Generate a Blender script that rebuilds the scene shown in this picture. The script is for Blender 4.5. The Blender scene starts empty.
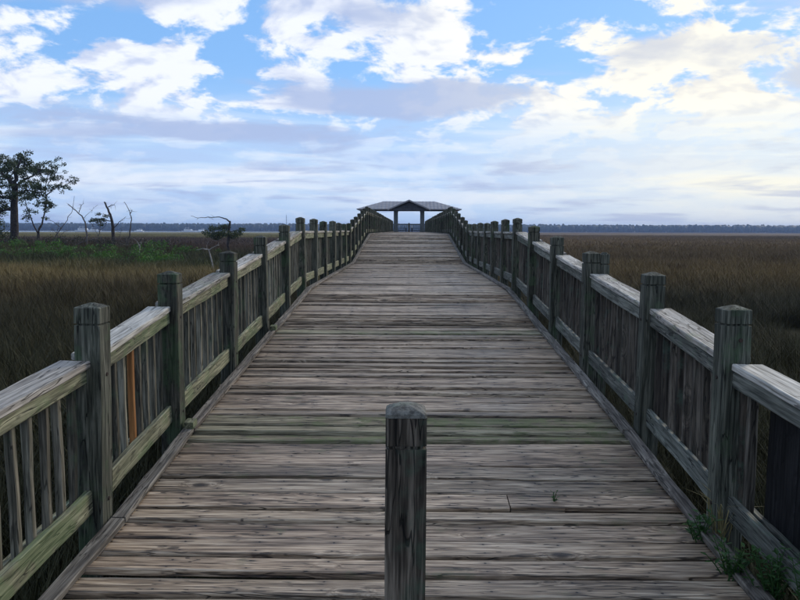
import bpy, bmesh, math, random
import numpy as np
from mathutils import Vector, Matrix, noise as mnoise

random.seed(7)
R = math.radians
scene = bpy.context.scene
COL = scene.collection

# ------------------------------------------------------------------ camera
EYE = 1.63                                   # eye height over the near deck (z = 0)
cam_data = bpy.data.cameras.new('camera')
cam = bpy.data.objects.new('camera', cam_data)
COL.objects.link(cam)
cam_data.sensor_width = 36.0
cam_data.lens = 36.0 * 725.0 / 800.0
cam_data.clip_start = 0.05
cam_data.clip_end = 12000
cam.matrix_world = (Matrix.Translation((0, 0, EYE)) @ Matrix.Rotation(R(0.69), 4, 'Z')
                    @ Matrix.Rotation(R(90 - 5.49), 4, 'X') @ Matrix.Rotation(R(0.19), 4, 'Z'))
scene.camera = cam

# ------------------------------------------------------------------ node helper
class G:
    """thin wrapper that builds node graphs with sockets as values"""
    def __init__(s, tree): s.t = tree
    def n(s, kind, **kw):
        nd = s.t.nodes.new(kind)
        for k, v in kw.items(): setattr(nd, k, v)
        return nd
    def put(s, sock, v):
        if isinstance(v, bpy.types.NodeSocket): s.t.links.new(v, sock)
        else:
            if isinstance(v, tuple) and len(v) == 3 and sock.type == 'RGBA': v = v + (1,)
            sock.default_value = v
    def m(s, op, a, b=None, c=None, clamp=False):
        nd = s.n('ShaderNodeMath', operation=op, use_clamp=clamp)
        for i, v in enumerate((a, b, c)):
            if v is not None: s.put(nd.inputs[i], v)
        return nd.outputs[0]
    def v(s, op, a, b=None, out=0):
        nd = s.n('ShaderNodeVectorMath', operation=op)
        s.put(nd.inputs[0], a)
        if b is not None:
            if op == 'SCALE': s.put(nd.inputs['Scale'], b)
            else: s.put(nd.inputs[1], b)
        return nd.outputs[out]
    def length(s, a):
        nd = s.n('ShaderNodeVectorMath', operation='LENGTH'); s.put(nd.inputs[0], a)
        return nd.outputs['Value']
    def dot(s, a, b):
        nd = s.n('ShaderNodeVectorMath', operation='DOT_PRODUCT'); s.put(nd.inputs[0], a); s.put(nd.inputs[1], b)
        return nd.outputs['Value']
    def sep(s, a):
        nd = s.n('ShaderNodeSeparateXYZ'); s.put(nd.inputs[0], a); return nd.outputs
    def comb(s, x, y, z):
        nd = s.n('ShaderNodeCombineXYZ')
        for i, q in enumerate((x, y, z)): s.put(nd.inputs[i], q)
        return nd.outputs[0]
    def noise(s, vec, scale=1, detail=4, rough=0.5, dist=0.0, lac=2.0):
        nd = s.n('ShaderNodeTexNoise'); s.put(nd.inputs['Vector'], vec)
        nd.inputs['Scale'].default_value = scale; nd.inputs['Detail'].default_value = detail
        nd.inputs['Roughness'].default_value = rough; nd.inputs['Distortion'].default_value = dist
        nd.inputs['Lacunarity'].default_value = lac
        return nd.outputs[0]
    def vor(s, vec, scale=1, rand=1.0):
        nd = s.n('ShaderNodeTexVoronoi'); s.put(nd.inputs['Vector'], vec)
        nd.inputs['Scale'].default_value = scale; nd.inputs['Randomness'].default_value = rand
        return nd.outputs[0]
    def rng(s, x, a, b, c=0.0, d=1.0, smooth=True):
        nd = s.n('ShaderNodeMapRange', interpolation_type='SMOOTHSTEP' if smooth else 'LINEAR')
        s.put(nd.inputs[0], x)
        for i, q in enumerate((a, b, c, d)): s.put(nd.inputs[1 + i], q)
        return nd.outputs[0]
    def mix(s, f, a, b, mode='MIX'):
        nd = s.n('ShaderNodeMix', data_type='RGBA', blend_type=mode)
        s.put(nd.inputs[0], f); s.put(nd.inputs[6], a); s.put(nd.inputs[7], b)
        return nd.outputs[2]
    def ramp(s, f, stops, interp='LINEAR'):
        nd = s.n('ShaderNodeValToRGB'); cr = nd.color_ramp; cr.interpolation = interp
        while len(cr.elements) < len(stops): cr.elements.new(0.5)
        for e, (p, c) in zip(cr.elements, stops):
            e.position = p; e.color = tuple(c) + (1,)
        s.put(nd.inputs[0], f)
        return nd.outputs[0]

# ------------------------------------------------------------------ world: sky with broken cloud
SUN_AZ, SUN_EL = 42.0, 27.0                  # degrees to the right of the walk, above the horizon
sun_dir = Vector((math.sin(R(SUN_AZ)) * math.cos(R(SUN_EL)), math.cos(R(SUN_AZ)) * math.cos(R(SUN_EL)), math.sin(R(SUN_EL))))
world = bpy.data.worlds.new('World'); scene.world = world
world.use_nodes = True
world.cycles.sampling_method = 'MANUAL'; world.cycles.sample_map_resolution = 512
wt = world.node_tree; wt.nodes.clear(); g = G(wt)
sky = g.n('ShaderNodeTexSky', sky_type='NISHITA', sun_disc=False)
sky.sun_elevation = R(SUN_EL); sky.sun_rotation = R(SUN_AZ)
sky.altitude = 0; sky.air_density = 1.0; sky.dust_density = 0.3; sky.ozone_density = 2.5
D = g.n('ShaderNodeTexCoord').outputs['Generated']
dx, dy, dz = g.sep(D)
dzp = g.m('MAXIMUM', dz, 0.0)
den = g.m('ADD', dzp, 0.10)
den2 = g.m('ADD', dzp, 0.33)
Pb = g.comb(g.m('DIVIDE', dx, den2), g.m('DIVIDE', dy, den2), 0.0)     # the heaped clouds are thick, so they foreshorten less
P = g.comb(g.m('DIVIDE', dx, den), g.m('DIVIDE', dy, den), 0.0)     # clouds lie on a level sheet overhead
sunness = g.m('MAXIMUM', g.dot(D, tuple(sun_dir)), 0.0)
def blob(az, el, wa, we):
    """soft bump in a direction of the sky: 1 in the middle, 0 outside"""
    c = Vector((math.sin(R(az)) * math.cos(R(el)), math.cos(R(az)) * math.cos(R(el)), math.sin(R(el))))
    side = Vector((math.cos(R(az)), -math.sin(R(az)), 0)); up = side.cross(c)
    if up.z < 0: up = -up
    a = g.m('DIVIDE', g.dot(g.v('SUBTRACT', D, tuple(c)), tuple(side)), math.sin(R(wa)))
    b = g.m('DIVIDE', g.dot(g.v('SUBTRACT', D, tuple(c)), tuple(up)), math.sin(R(we)))
    fr = g.m('MAXIMUM', g.dot(D, tuple(c)), 0.0)
    r = g.m('SQRT', g.m('ADD', g.m('MULTIPLY', a, a), g.m('MULTIPLY', b, b)))
    return g.m('MULTIPLY', g.rng(r, 1.0, 0.0), g.m('GREATER_THAN', fr, 0.3))
def total(items):
    t = None
    for amt, bb in items:
        q = g.m('MULTIPLY', bb, amt); t = q if t is None else g.m('ADD', t, q)
    return t
warp = g.noise(Pb, 3.0, 2, 0.55)
warp2 = g.noise(g.v('ADD', Pb, (9.0, 3.0, 1.0)), 3.0, 2, 0.55)
Pw = g.v('ADD', Pb, g.comb(g.m('MULTIPLY', g.m('SUBTRACT', warp, 0.5), 0.16), g.m('MULTIPLY', g.m('SUBTRACT', warp2, 0.5), 0.12), 0.0))
# bright puffy cloud; a second sample taken a little towards the sun tells the lit flank from the shaded one
SK1, SK2 = (3.3, 7.1, 0.4), (1.7, 4.4, 2.2)
bias = total([(-0.17, blob(-9, 13.2, 11, 4.0)), (-0.12, blob(-2.5, 12.0, 4, 3)), (-0.08, blob(10.8, 11.2, 6, 3.8)), (-0.12, blob(8.5, 16, 5, 2.6)), (-0.12, blob(-21, 13.5, 3.5, 1.2)),
              (0.13, blob(-25, 11, 13, 4.5)), (0.19, blob(25, 13, 16, 9)), (0.26, blob(1.3, 15.0, 4.2, 4.6)), (0.2, blob(4.0, 10.6, 2.4, 1.8)), (0.2, blob(-10, 17.6, 13, 2.4)), (0.15, blob(7.8, 11.3, 2.0, 1.2)), (0.2, blob(-17, 11.2, 4, 1.8))])
off = Vector((sun_dir.x, sun_dir.y, 0)) * 0.045
nb0 = g.noise(g.v('ADD', Pw, SK1), 6.0, 7, 0.58, 0.0)
nb1 = g.noise(g.v('ADD', Pw, (SK1[0] + off.x, SK1[1] + off.y, SK1[2])), 6.0, 3, 0.55, 0.0)
nb = g.m('ADD', g.m('MULTIPLY_ADD', nb0, 1.7, -0.35), g.m('MULTIPLY', bias, 0.8))
puff = g.rng(nb, 0.43, 0.60)
relief = g.rng(g.m('SUBTRACT', nb0, nb1), -0.14, 0.03)
high = g.rng(dz, 0.10, 0.17)                                              # lower down the puffs melt into level streaks
puff = g.m('MULTIPLY', puff, g.m('ADD', 0.25, g.m('MULTIPLY', high, 0.75)))
# grey-violet thicker sheets
ng = g.noise(g.v('MULTIPLY', g.v('ADD', P, SK2), (0.8, 1.0, 1.0)), 1.3, 6, 0.55, 0.3)
ng = g.m('ADD', ng, total([(0.24, blob(-5, 9.6, 11, 1.5)), (0.26, blob(-27, 17, 15, 2.8)), (0.22, blob(29, 10.0, 7, 1.4)), (0.20, blob(27, 17.5, 12, 3.0)), (-0.15, blob(15, 9, 9, 5)), (0.2, blob(-15, 7.4, 13, 1.5)), (-0.2, blob(-8, 14, 11, 3))]))
grey = g.rng(ng, 0.50, 0.68)
# long level streaks towards the horizon
ns = g.noise(g.v('MULTIPLY', D, (2.2, 2.2, 21.0)), 1.6, 6, 0.52, 0.5)
low = g.m('MULTIPLY', g.rng(dz, 0.20, 0.09), g.rng(dz, 0.0, 0.06))
streak = g.m('MULTIPLY', g.rng(ns, 0.45, 0.66), low)
streak2 = g.m('MULTIPLY', g.rng(ns, 0.55, 0.38), low)
warm = g.rng(sunness, 0.68, 0.92)
base = g.mix(0.6, sky.outputs[0], (2.1, 4.9, 9.8))                        # clear blue between the clouds
pale = g.rng(dz, 0.22, 0.04)
base = g.mix(g.m('MULTIPLY', pale, 0.9), base, g.mix(warm, (4.9, 6.5, 8.7), (8.4, 8.5, 7.9)))
c_white = g.mix(warm, (8.4, 8.7, 9.3), (9.6, 9.2, 7.9))
c_shade = g.mix(warm, (5.4, 6.1, 7.9), (7.9, 7.7, 7.2))
c_puff = g.mix(relief, c_shade, c_white)
c_grey = g.mix(warm, (3.8, 4.7, 7.0), (5.9, 6.2, 6.8))
c_str = g.mix(warm, (7.6, 8.1, 8.9), (9.8, 9.3, 7.3))
c_dim = g.mix(warm, (4.2, 5.5, 8.2), (7.0, 7.5, 7.8))
col = g.mix(g.m('MULTIPLY', streak2, 0.6), base, c_dim)
col = g.mix(g.m('MULTIPLY', streak, 0.8), col, c_str)
col = g.mix(g.m('MULTIPLY', puff, 0.97), col, c_puff)
col = g.mix(g.m('MULTIPLY', grey, 0.88), col, c_grey)
bg = g.n('ShaderNodeBackground'); g.put(bg.inputs[0], col); bg.inputs[1].default_value = 0.1
wo = g.n('ShaderNodeOutputWorld'); wt.links.new(bg.outputs[0], wo.inputs[0])

sun_data = bpy.data.lights.new('sun', 'SUN'); sun = bpy.data.objects.new('sun', sun_data); COL.objects.link(sun)
sun_data.energy = 1.5; sun_data.angle = R(18); sun_data.color = (1.0, 0.88, 0.70)
sun.rotation_euler = sun_dir.to_track_quat('Z', 'Y').to_euler()
sun.location = (60, 60, 60)

scene.cycles.max_bounces = 6; scene.cycles.diffuse_bounces = 3; scene.cycles.glossy_bounces = 2; scene.cycles.volume_bounces = 0
vs = scene.view_settings
vs.view_transform = 'Standard'; vs.look = 'None'; vs.exposure = 0.24; vs.gamma = 1.0; vs.use_curve_mapping = False

# ------------------------------------------------------------------ object helpers
def put(name, me, parent=None, mat=None, loc=None, rot=None):
    o = bpy.data.objects.new(name, me); COL.objects.link(o)
    if parent is not None: o.parent = parent
    if mat is not None and me is not None and not me.materials: me.materials.append(mat)
    if loc is not None: o.location = loc
    if rot is not None: o.rotation_euler = rot
    return o
def tag(o, label=None, cat=None, group=None, kind=None):
    if label: o['label'] = label
    if cat: o['category'] = cat
    if group: o['group'] = group
    if kind: o['kind'] = kind
    return o
def mesh(name, verts, faces, smooth=False):
    me = bpy.data.meshes.new(name); me.from_pydata([tuple(v) for v in verts], [], faces); me.update()
    if smooth:
        me.polygons.foreach_set('use_smooth', [True] * len(me.polygons))
    return me
class MB:
    """collects shapes for ONE mesh"""
    def __init__(s): s.v = []; s.f = []
    def add(s, vs_, fs):
        b = len(s.v); s.v += [tuple(q) for q in vs_]; s.f += [tuple(i + b for i in q) for q in fs]
    def box(s, x0, x1, y0, y1, z0, z1):
        s.add([(x0, y0, z0), (x1, y0, z0), (x1, y1, z0), (x0, y1, z0), (x0, y0, z1), (x1, y0, z1), (x1, y1, z1), (x0, y1, z1)],
              [(3, 2, 1, 0), (4, 5, 6, 7), (0, 1, 5, 4), (1, 2, 6, 5), (2, 3, 7, 6), (3, 0, 4, 7)])
    def tube(s, pts, rad, n=6, cap=True):
        pts = [Vector(p) for p in pts]; b = len(s.v); k = len(pts)
        for i, p in enumerate(pts):
            d = (pts[min(i + 1, k - 1)] - pts[max(i - 1, 0)]).normalized()
            a = d.cross(Vector((0.13, 0.97, 0.2))); a.normalize(); c = d.cross(a)
            for j in range(n):
                t = 2 * math.pi * j / n
                s.v.append(tuple(p + (a * math.cos(t) + c * math.sin(t)) * rad[i]))
        for i in range(k - 1):
            for j in range(n):
                s.f.append((b + i * n + j, b + i * n + (j + 1) % n, b + (i + 1) * n + (j + 1) % n, b + (i + 1) * n + j))
        if cap:
            s.f.append(tuple(b + j for j in reversed(range(n)))); s.f.append(tuple(b + (k - 1) * n + j for j in range(n)))
    def build(s, name, mat, parent=None, smooth=False, loc=None, rot=None):
        return put(name, mesh(name, s.v, s.f, smooth), parent, mat, loc, rot)

def board_mesh(name, L, W, T, seg=6, wob=0.003, bev=0.005, cup=0.0, seed=0, axis='Y', gap_ends=0.0):
    """a weathered board: rounded arrises, wavy edges, cupped face. Long axis Y (or X / Z), width W, thickness T, centred."""
    rnd = random.Random(seed)
    b = min(bev, T * 0.35, W * 0.2)
    prof = [(-W / 2, -T / 2 + b), (-W / 2 + b, -T / 2), (W / 2 - b, -T / 2), (W / 2, -T / 2 + b), (W / 2, T / 2 - b), (W / 2 - b, T / 2), (0, T / 2 - cup), (-W / 2 + b, T / 2), (-W / 2, T / 2 - b)]
    n = len(prof); V = []; F = []
    ph = [rnd.uniform(0, 9) for _ in range(6)]
    for i in range(seg + 1):
        t = i / seg; y = (t - 0.5) * L
        e0 = wob * (math.sin(7 * t + ph[0]) + 0.7 * math.sin(17 * t + ph[1]) + rnd.uniform(-.8, .8))
        e1 = wob * (math.sin(8 * t + ph[2]) + 0.7 * math.sin(15 * t + ph[3]) + rnd.uniform(-.5, .5))
        h = wob * 0.8 * math.sin(5 * t + ph[4])
        tw = wob * 0.8 * math.sin(4 * t + ph[5])
        endr = (rnd.uniform(-1, 1) * wob * 2 if i in (0, seg) else 0)
        for (x, z) in prof:
            xx = x + (e0 if x < 0 else e1); zz = z + h + tw * (x / (W / 2))
            V.append((xx, y + endr, zz))
    for i in range(seg):
        for j in range(n):
            F.append((i * n + j, (i + 1) * n + j, (i + 1) * n + (j + 1) % n, i * n + (j + 1) % n))
    F.append(tuple(range(n))); F.append(tuple(seg * n + j for j in reversed(range(n))))
    if axis == 'X': V = [(y, -x, z) for x, y, z in V]
    if axis == 'Z': V = [(x, z, y) for x, y, z in V]; F = [tuple(reversed(f)) for f in F]
    me = mesh(name, V, F)
    return me

# ------------------------------------------------------------------ materials
def new_mat(name):
    m = bpy.data.materials.new(name); m.use_nodes = True
    t = m.node_tree; t.nodes.clear(); gg = G(t)
    bs = gg.n('ShaderNodeBsdfPrincipled'); o = gg.n('ShaderNodeOutputMaterial'); t.links.new(bs.outputs[0], o.inputs[0])
    return m, gg, bs
def wood(name, axis, dark, mid, light, moss=None, moss_amt=0.0, rough=0.75, knots=0.5, crack=1.0, bump=0.5, vary=0.5, nails=False, spec=0.35, stain=0.5):
    m, q, bs = new_mat(name)
    oc = q.n('ShaderNodeTexCoord').outputs['Object']
    oi = q.n('ShaderNodeObjectInfo').outputs['Random']
    off = q.comb(q.m('MULTIPLY', oi, 37.0), q.m('MULTIPLY', oi, 91.0), q.m('MULTIPLY', oi, 53.0))
    st = {'X': (1.7, 40.0, 40.0), 'Y': (40.0, 1.7, 40.0), 'Z': (40.0, 40.0, 1.7)}[axis]
    st2 = {'X': (0.35, 2.2, 2.2), 'Y': (2.2, 0.35, 2.2), 'Z': (2.2, 2.2, 0.35)}[axis]
    st3 = {'X': (0.8, 4.0, 4.0), 'Y': (4.0, 0.8, 4.0), 'Z': (4.0, 4.0, 0.8)}[axis]
    o2 = q.v('ADD', oc, off)
    big = q.noise(q.v('MULTIPLY', o2, st3), 1.3, 3, 0.5)
    wv = q.v('ADD', q.v('MULTIPLY', o2, st), q.v('SCALE', q.comb(big, big, big), 3.0))
    # knots bend the grain
    st4 = {'X': (2.4, 5.5, 5.5), 'Y': (5.5, 2.4, 5.5), 'Z': (5.5, 5.5, 2.4)}[axis]
    kv = q.vor(q.v('MULTIPLY', o2, st4), 0.8)
    some = q.rng(q.noise(o2, 2.2, 1, 0.4), 0.42, 0.50)
    knot = q.m('MULTIPLY', q.rng(kv, 0.17, 0.06), some)
    ring = q.m('MULTIPLY', q.rng(kv, 0.34, 0.04), some)
    wv = q.v('ADD', wv, q.v('SCALE', q.comb(ring, ring, ring), 2.2))
    grain = q.noise(wv, 1.1, 4, 0.62)
    fine = q.noise(q.v('MULTIPLY', o2, tuple(2.4 * a for a in st)), 1.0, 2, 0.6)
    patch = q.noise(q.v('MULTIPLY', o2, st2), 1.2, 3, 0.6)
    f = q.m('ADD', q.m('MULTIPLY', grain, 0.65), q.m('MULTIPLY', fine, 0.35))
    c = q.ramp(f, [(0.36, dark), (0.485, mid), (0.62, light)])
    band = q.noise(q.v('MULTIPLY', o2, tuple(a * (0.20 if a > 2 else 0.5) for a in st)), 1.0, 3, 0.6, 0.3)
    c = q.mix(q.m('MULTIPLY', q.rng(band, 0.50, 0.66), 0.5), c, q.mix(1.0, c, (0.36, 0.33, 0.34), 'MULTIPLY'))
    c = q.mix(q.m('MULTIPLY', q.rng(band, 0.46, 0.34), 0.35), c, q.mix(1.0, c, (1.35, 1.33, 1.32), 'MULTIPLY'))
    c = q.mix(q.m('MULTIPLY', q.rng(patch, 0.45, 0.68), stain), c, q.mix(1.0, c, (0.42, 0.38, 0.36), 'MULTIPLY'))
    tone = q.m('ADD', 1.0 - vary * 0.5, q.m('MULTIPLY', oi, vary))
    c = q.mix(1.0, c, q.comb(tone, tone, tone), 'MULTIPLY')
    hue = q.m('FRACT', q.m('MULTIPLY', oi, 17.3))
    c = q.mix(q.m('MULTIPLY', hue, 0.35), c, q.mix(1.0, c, (1.12, 0.95, 0.90), 'MULTIPLY'))
    cr = q.noise(q.v('MULTIPLY', q.v('ADD', o2, (4.1, 2.2, 7.7)), tuple(a * (0.42 if a > 2 else 0.7) for a in st)), 1.6, 2, 0.5, 0.4)
    crk = q.rng(q.m('ABSOLUTE', q.m('SUBTRACT', cr, 0.5)), 0.022, 0.008)
    crk = q.m('MULTIPLY', crk, q.rng(patch, 0.36, 0.48))
    crk = q.m('MULTIPLY', crk, crack, clamp=True)
    c = q.mix(q.m('MULTIPLY', crk, 0.85), c, tuple(0.25 * a for a in dark))
    c = q.mix(q.m('MULTIPLY', knot, knots), c, tuple(0.45 * a for a in dark))
    # short torn splits that run across and along the grain
    st5 = {'X': (3.2, 7.0, 7.0), 'Y': (7.0, 3.2, 7.0), 'Z': (7.0, 7.0, 3.2)}[axis]
    dn = q.n('ShaderNodeTexNoise'); q.put(dn.inputs['Vector'], q.v('MULTIPLY', o2, st5)); dn.inputs['Scale'].default_value = 2.6; dn.inputs['Detail'].default_value = 4
    dv = q.v('ADD', q.v('MULTIPLY', o2, st5), q.v('SCALE', q.v('SUBTRACT', dn.outputs[1], (0.5, 0.5, 0.5)), 1.1))
    tear = q.m('MULTIPLY', q.rng(q.vor(dv, 0.75), 0.17, 0.07), q.rng(q.noise(q.v('ADD', o2, (8.0, 1.0, 3.0)), 2.6, 1, 0.4), 0.43, 0.50))
    c = q.mix(q.m('MULTIPLY', tear, 0.8 * knots), c, tuple(0.3 * a for a in dark))
    if moss:
        mn = q.noise(q.v('ADD', oc, off), 5.5, 6, 0.65)
        mk = q.rng(q.m('ADD', mn, q.m('MULTIPLY', q.m('SUBTRACT', patch, 0.5), 0.7)), 0.62 - moss_amt * 0.3, 0.78 - moss_amt * 0.3)
        c = q.mix(q.m('MULTIPLY', mk, 0.8), c, q.mix(0.55, c, moss))
    h = q.m('SUBTRACT', q.m('ADD', q.m('MULTIPLY', grain, 0.7), q.m('MULTIPLY', fine, 0.3)), q.m('MULTIPLY', crk, 0.9))
    if nails:
        x, y, z = q.sep(oc)
        fx = q.m('SUBTRACT', q.m('FRACT', q.m('ADD', q.m('DIVIDE', x, 0.41), q.m('ADD', 0.5, q.m('MULTIPLY', q.m('SUBTRACT', oi, 0.5), 0.05)))), 0.5)
        fx = q.m('MULTIPLY', fx, 0.41)
        fy = q.m('SUBTRACT', q.m('ABSOLUTE', y), 0.052)
        rr = q.m('SQRT', q.m('ADD', q.m('MULTIPLY', fx, fx), q.m('MULTIPLY', fy, fy)))
        nl = q.rng(rr, 0.0085, 0.005)
        fxs = q.m('MULTIPLY', fx, 0.35)
        rs = q.m('SQRT', q.m('ADD', q.m('MULTIPLY', fxs, fxs), q.m('MULTIPLY', fy, fy)))
        c = q.mix(q.m('MULTIPLY', q.rng(rs, 0.022, 0.0), 0.65), c, (0.035, 0.027, 0.025))
        c = q.mix(nl, c, (0.016, 0.013, 0.013))
        h = q.m('SUBTRACT', h, q.m('MULTIPLY', nl, 0.8))
    q.put(bs.inputs['Base Color'], c)
    q.put(bs.inputs['Roughness'], q.m('SUBTRACT', rough + 0.12, q.m('MULTIPLY', grain, 0.24)))
    bs.inputs['Specular IOR Level'].default_value = spec
    bp = q.n('ShaderNodeBump'); bp.inputs['Strength'].default_value = bump; bp.inputs['Distance'].default_value = 0.006
    q.put(bp.inputs['Height'], h); q.t.links.new(bp.outputs[0], bs.inputs['Normal'])
    return m
def flat_mat_early(name):
    m, q, bs = new_mat(name)
    oc = q.n('ShaderNodeTexCoord').outputs['Object']; nn = q.noise(oc, 45.0, 6, 0.65); n2 = q.noise(oc, 11.0, 4, 0.6)
    q.put(bs.inputs['Base Color'], q.mix(q.rng(n2, 0.4, 0.62), q.mix(q.rng(nn, 0.35, 0.65), (0.045, 0.042, 0.035), (0.15, 0.145, 0.125)), q.mix(q.rng(nn, 0.35, 0.65), (0.065, 0.075, 0.055), (0.16, 0.17, 0.135))))
    bs.inputs['Roughness'].default_value = 0.85
    bp = q.n('ShaderNodeBump'); bp.inputs['Strength'].default_value = 0.7; bp.inputs['Distance'].default_value = 0.006
    q.put(bp.inputs['Height'], nn); q.t.links.new(bp.outputs[0], bs.inputs['Normal'])
    return m
M = {}
M['plank'] = wood('deck_wood', 'X', (0.042, 0.027, 0.018), (0.255, 0.193, 0.129), (0.54, 0.445, 0.325), (0.09, 0.11, 0.045), 0.05, 0.55, 1.0, 1.0, 0.8, 0.40, True, 0.5, 0.65)
M['plank_moss'] = wood('mossy_deck_wood', 'X', (0.045, 0.038, 0.025), (0.19, 0.172, 0.11), (0.38, 0.35, 0.24), (0.08, 0.125, 0.03), 0.42, 0.75, 0.6, 0.8, 0.7, 0.25, True, 0.35, 0.6)
M['cap'] = wood('pale_rail_wood', 'Y', (0.11, 0.105, 0.09), (0.31, 0.30, 0.265), (0.50, 0.485, 0.435), (0.16, 0.19, 0.10), 0.25, 0.75, 0.7, 1.0, 0.7, 0.35, False, 0.3, 0.6)
M['rail_green'] = wood('algae_rail_wood', 'Y', (0.045, 0.045, 0.028), (0.15, 0.153, 0.096), (0.32, 0.318, 0.21), (0.11, 0.17, 0.07), 0.55, 0.75, 0.6, 1.0, 0.6, 0.3, False, 0.3, 0.5)
M['rail_shade'] = wood('shade_toned_rail_wood', 'Y', (0.035, 0.039, 0.033), (0.105, 0.114, 0.097), (0.22, 0.232, 0.20), (0.09, 0.14, 0.09), 0.25, 0.75, 0.6, 1.0, 0.6, 0.3, False, 0.3, 0.5)  # darker, less green copy of the rail wood: shade put into the colour
M['post'] = wood('post_wood', 'Z', (0.014, 0.016, 0.012), (0.056, 0.061, 0.046), (0.15, 0.153, 0.12), (0.06, 0.11, 0.05), 0.32, 0.8, 0.6, 1.0, 0.8, 0.35, False, 0.25, 0.6)
M['bollard'] = wood('bollard_wood', 'Z', (0.009, 0.007, 0.005), (0.06, 0.051, 0.039), (0.22, 0.195, 0.155), (0.05, 0.09, 0.06), 0.15, 0.8, 0.8, 1.2, 1.0, 0.1, False, 0.25, 0.6)
M['baluster'] = wood('baluster_wood', 'Z', (0.028, 0.028, 0.02), (0.105, 0.102, 0.077), (0.235, 0.226, 0.175), (0.07, 0.11, 0.06), 0.2, 0.8, 0.5, 0.8, 0.6, 0.7, False, 0.25, 0.6)
M['baluster_shade'] = wood('shade_toned_baluster_wood', 'Z', (0.018, 0.016, 0.013), (0.062, 0.055, 0.044), (0.14, 0.125, 0.10), (0.07, 0.12, 0.09), 0.2, 0.8, 0.5, 0.8, 0.6, 0.8, False, 0.25, 0.6)  # right balusters: browner wood with that side's shade worked into the colour
M['orange'] = wood('new_orange_wood', 'Z', (0.12, 0.052, 0.014), (0.26, 0.115, 0.032), (0.36, 0.175, 0.058), None, 0, 0.6, 0.4, 0.3, 0.3, 0.05, False, 0.3, 0.15)
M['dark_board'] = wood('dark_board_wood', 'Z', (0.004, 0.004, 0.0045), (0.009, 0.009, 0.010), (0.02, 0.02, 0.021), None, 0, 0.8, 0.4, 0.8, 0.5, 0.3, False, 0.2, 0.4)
M['bollard_top'] = flat_mat_early('lichened_end_grain')
M['toe'] = wood('toe_wood', 'Y', (0.04, 0.034, 0.028), (0.125, 0.112, 0.095), (0.26, 0.24, 0.205), (0.09, 0.11, 0.06), 0.1, 0.75, 0.6, 1.0, 0.7, 0.3, False, 0.3, 0.5)
M['under'] = wood('stringer_wood', 'Y', (0.03, 0.028, 0.022), (0.08, 0.075, 0.06), (0.15, 0.14, 0.115), None, 0, 0.85, 0.4, 0.8, 0.5, 0.3, False, 0.2, 0.5)

def flat_mat(name, c1, c2, scale=3.0, rough=0.7, metal=0.0, spec=0.3, bump=0.0):
    m, q, bs = new_mat(name)
    oc = q.n('ShaderNodeTexCoord').outputs['Object']
    nn = q.noise(oc, scale, 6, 0.6)
    q.put(bs.inputs['Base Color'], q.mix(q.rng(nn, 0.35, 0.65), c1, c2))
    bs.inputs['Roughness'].default_value = rough; bs.inputs['Metallic'].default_value = metal
    bs.inputs['Specular IOR Level'].default_value = spec
    if bump:
        bp = q.n('ShaderNodeBump'); bp.inputs['Strength'].default_value = bump; bp.inputs['Distance'].default_value = 0.02
        q.put(bp.inputs['Height'], nn); q.t.links.new(bp.outputs[0], bs.inputs['Normal'])
    return m
M['iron'] = flat_mat('rusty_iron', (0.018, 0.014, 0.012), (0.05, 0.03, 0.02), 60.0, 0.7)
M['roof'] = flat_mat('roof_sheet', (0.20, 0.195, 0.21), (0.27, 0.265, 0.28), 1.5, 0.55, 0.0, 0.5)
M['dark_timber'] = flat_mat('dark_timber', (0.035, 0.038, 0.045), (0.06, 0.062, 0.07), 3.0, 0.8)
M['column'] = flat_mat('column_timber', (0.075, 0.085, 0.085), (0.11, 0.12, 0.12), 4.0, 0.8)
M['bark'] = flat_mat('bark', (0.022, 0.017, 0.014), (0.055, 0.045, 0.038), 6.0, 0.9, bump=0.8)
M['dead_wood'] = flat_mat('dead_wood', (0.055, 0.045, 0.04), (0.11, 0.095, 0.085), 5.0, 0.85, bump=0.5)
M['pale_dead_wood'] = flat_mat('pale_dead_wood', (0.16, 0.15, 0.14), (0.30, 0.28, 0.26), 5.0, 0.85, bump=0.5)
M['boat_white'] = flat_mat('white_gelcoat', (0.72, 0.73, 0.74), (0.8, 0.8, 0.8), 0.5, 0.4, 0.0, 0.5)
M['boat_glass'] = flat_mat('boat_glass', (0.02, 0.025, 0.03), (0.03, 0.035, 0.04), 1.0, 0.15, 0.0, 0.5)
M['mast'] = flat_mat('mast_metal', (0.35, 0.35, 0.36), (0.45, 0.45, 0.46), 1.0, 0.4, 0.6)
def leaf_mat(name, ca, cb, rough=0.6, trans=0.35):
    m, q, bs = new_mat(name)
    pos = q.n('ShaderNodeNewGeometry').outputs['Position']
    rp = q.n('ShaderNodeNewGeometry').outputs['Random Per Island']
    nn = q.noise(pos, 0.9, 4, 0.6)
    c = q.mix(q.m('ADD', q.m('MULTIPLY', nn, 0.5), q.m('MULTIPLY', rp, 0.5), clamp=True), ca, cb)
    q.put(bs.inputs['Base Color'], c); bs.inputs['Roughness'].default_value = rough; bs.inputs['Specular IOR Level'].default_value = 0.3
    tr = q.n('ShaderNodeBsdfTranslucent'); q.put(tr.inputs[0], c)
    mx = q.n('ShaderNodeMixShader'); mx.inputs[0].default_value = trans
    out = [n for n in q.t.nodes if n.type == 'OUTPUT_MATERIAL'][0]
    q.t.links.new(bs.outputs[0], mx.inputs[1]); q.t.links.new(tr.outputs[0], mx.inputs[2]); q.t.links.new(mx.outputs[0], out.inputs[0])
    return m
M['oak_leaf'] = leaf_mat('evergreen_leaf', (0.022, 0.036, 0.014), (0.075, 0.10, 0.038), trans=0.3)
M['light_leaf'] = leaf_mat('sparse_leaf', (0.03, 0.05, 0.022), (0.075, 0.10, 0.05), trans=0.25)
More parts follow.
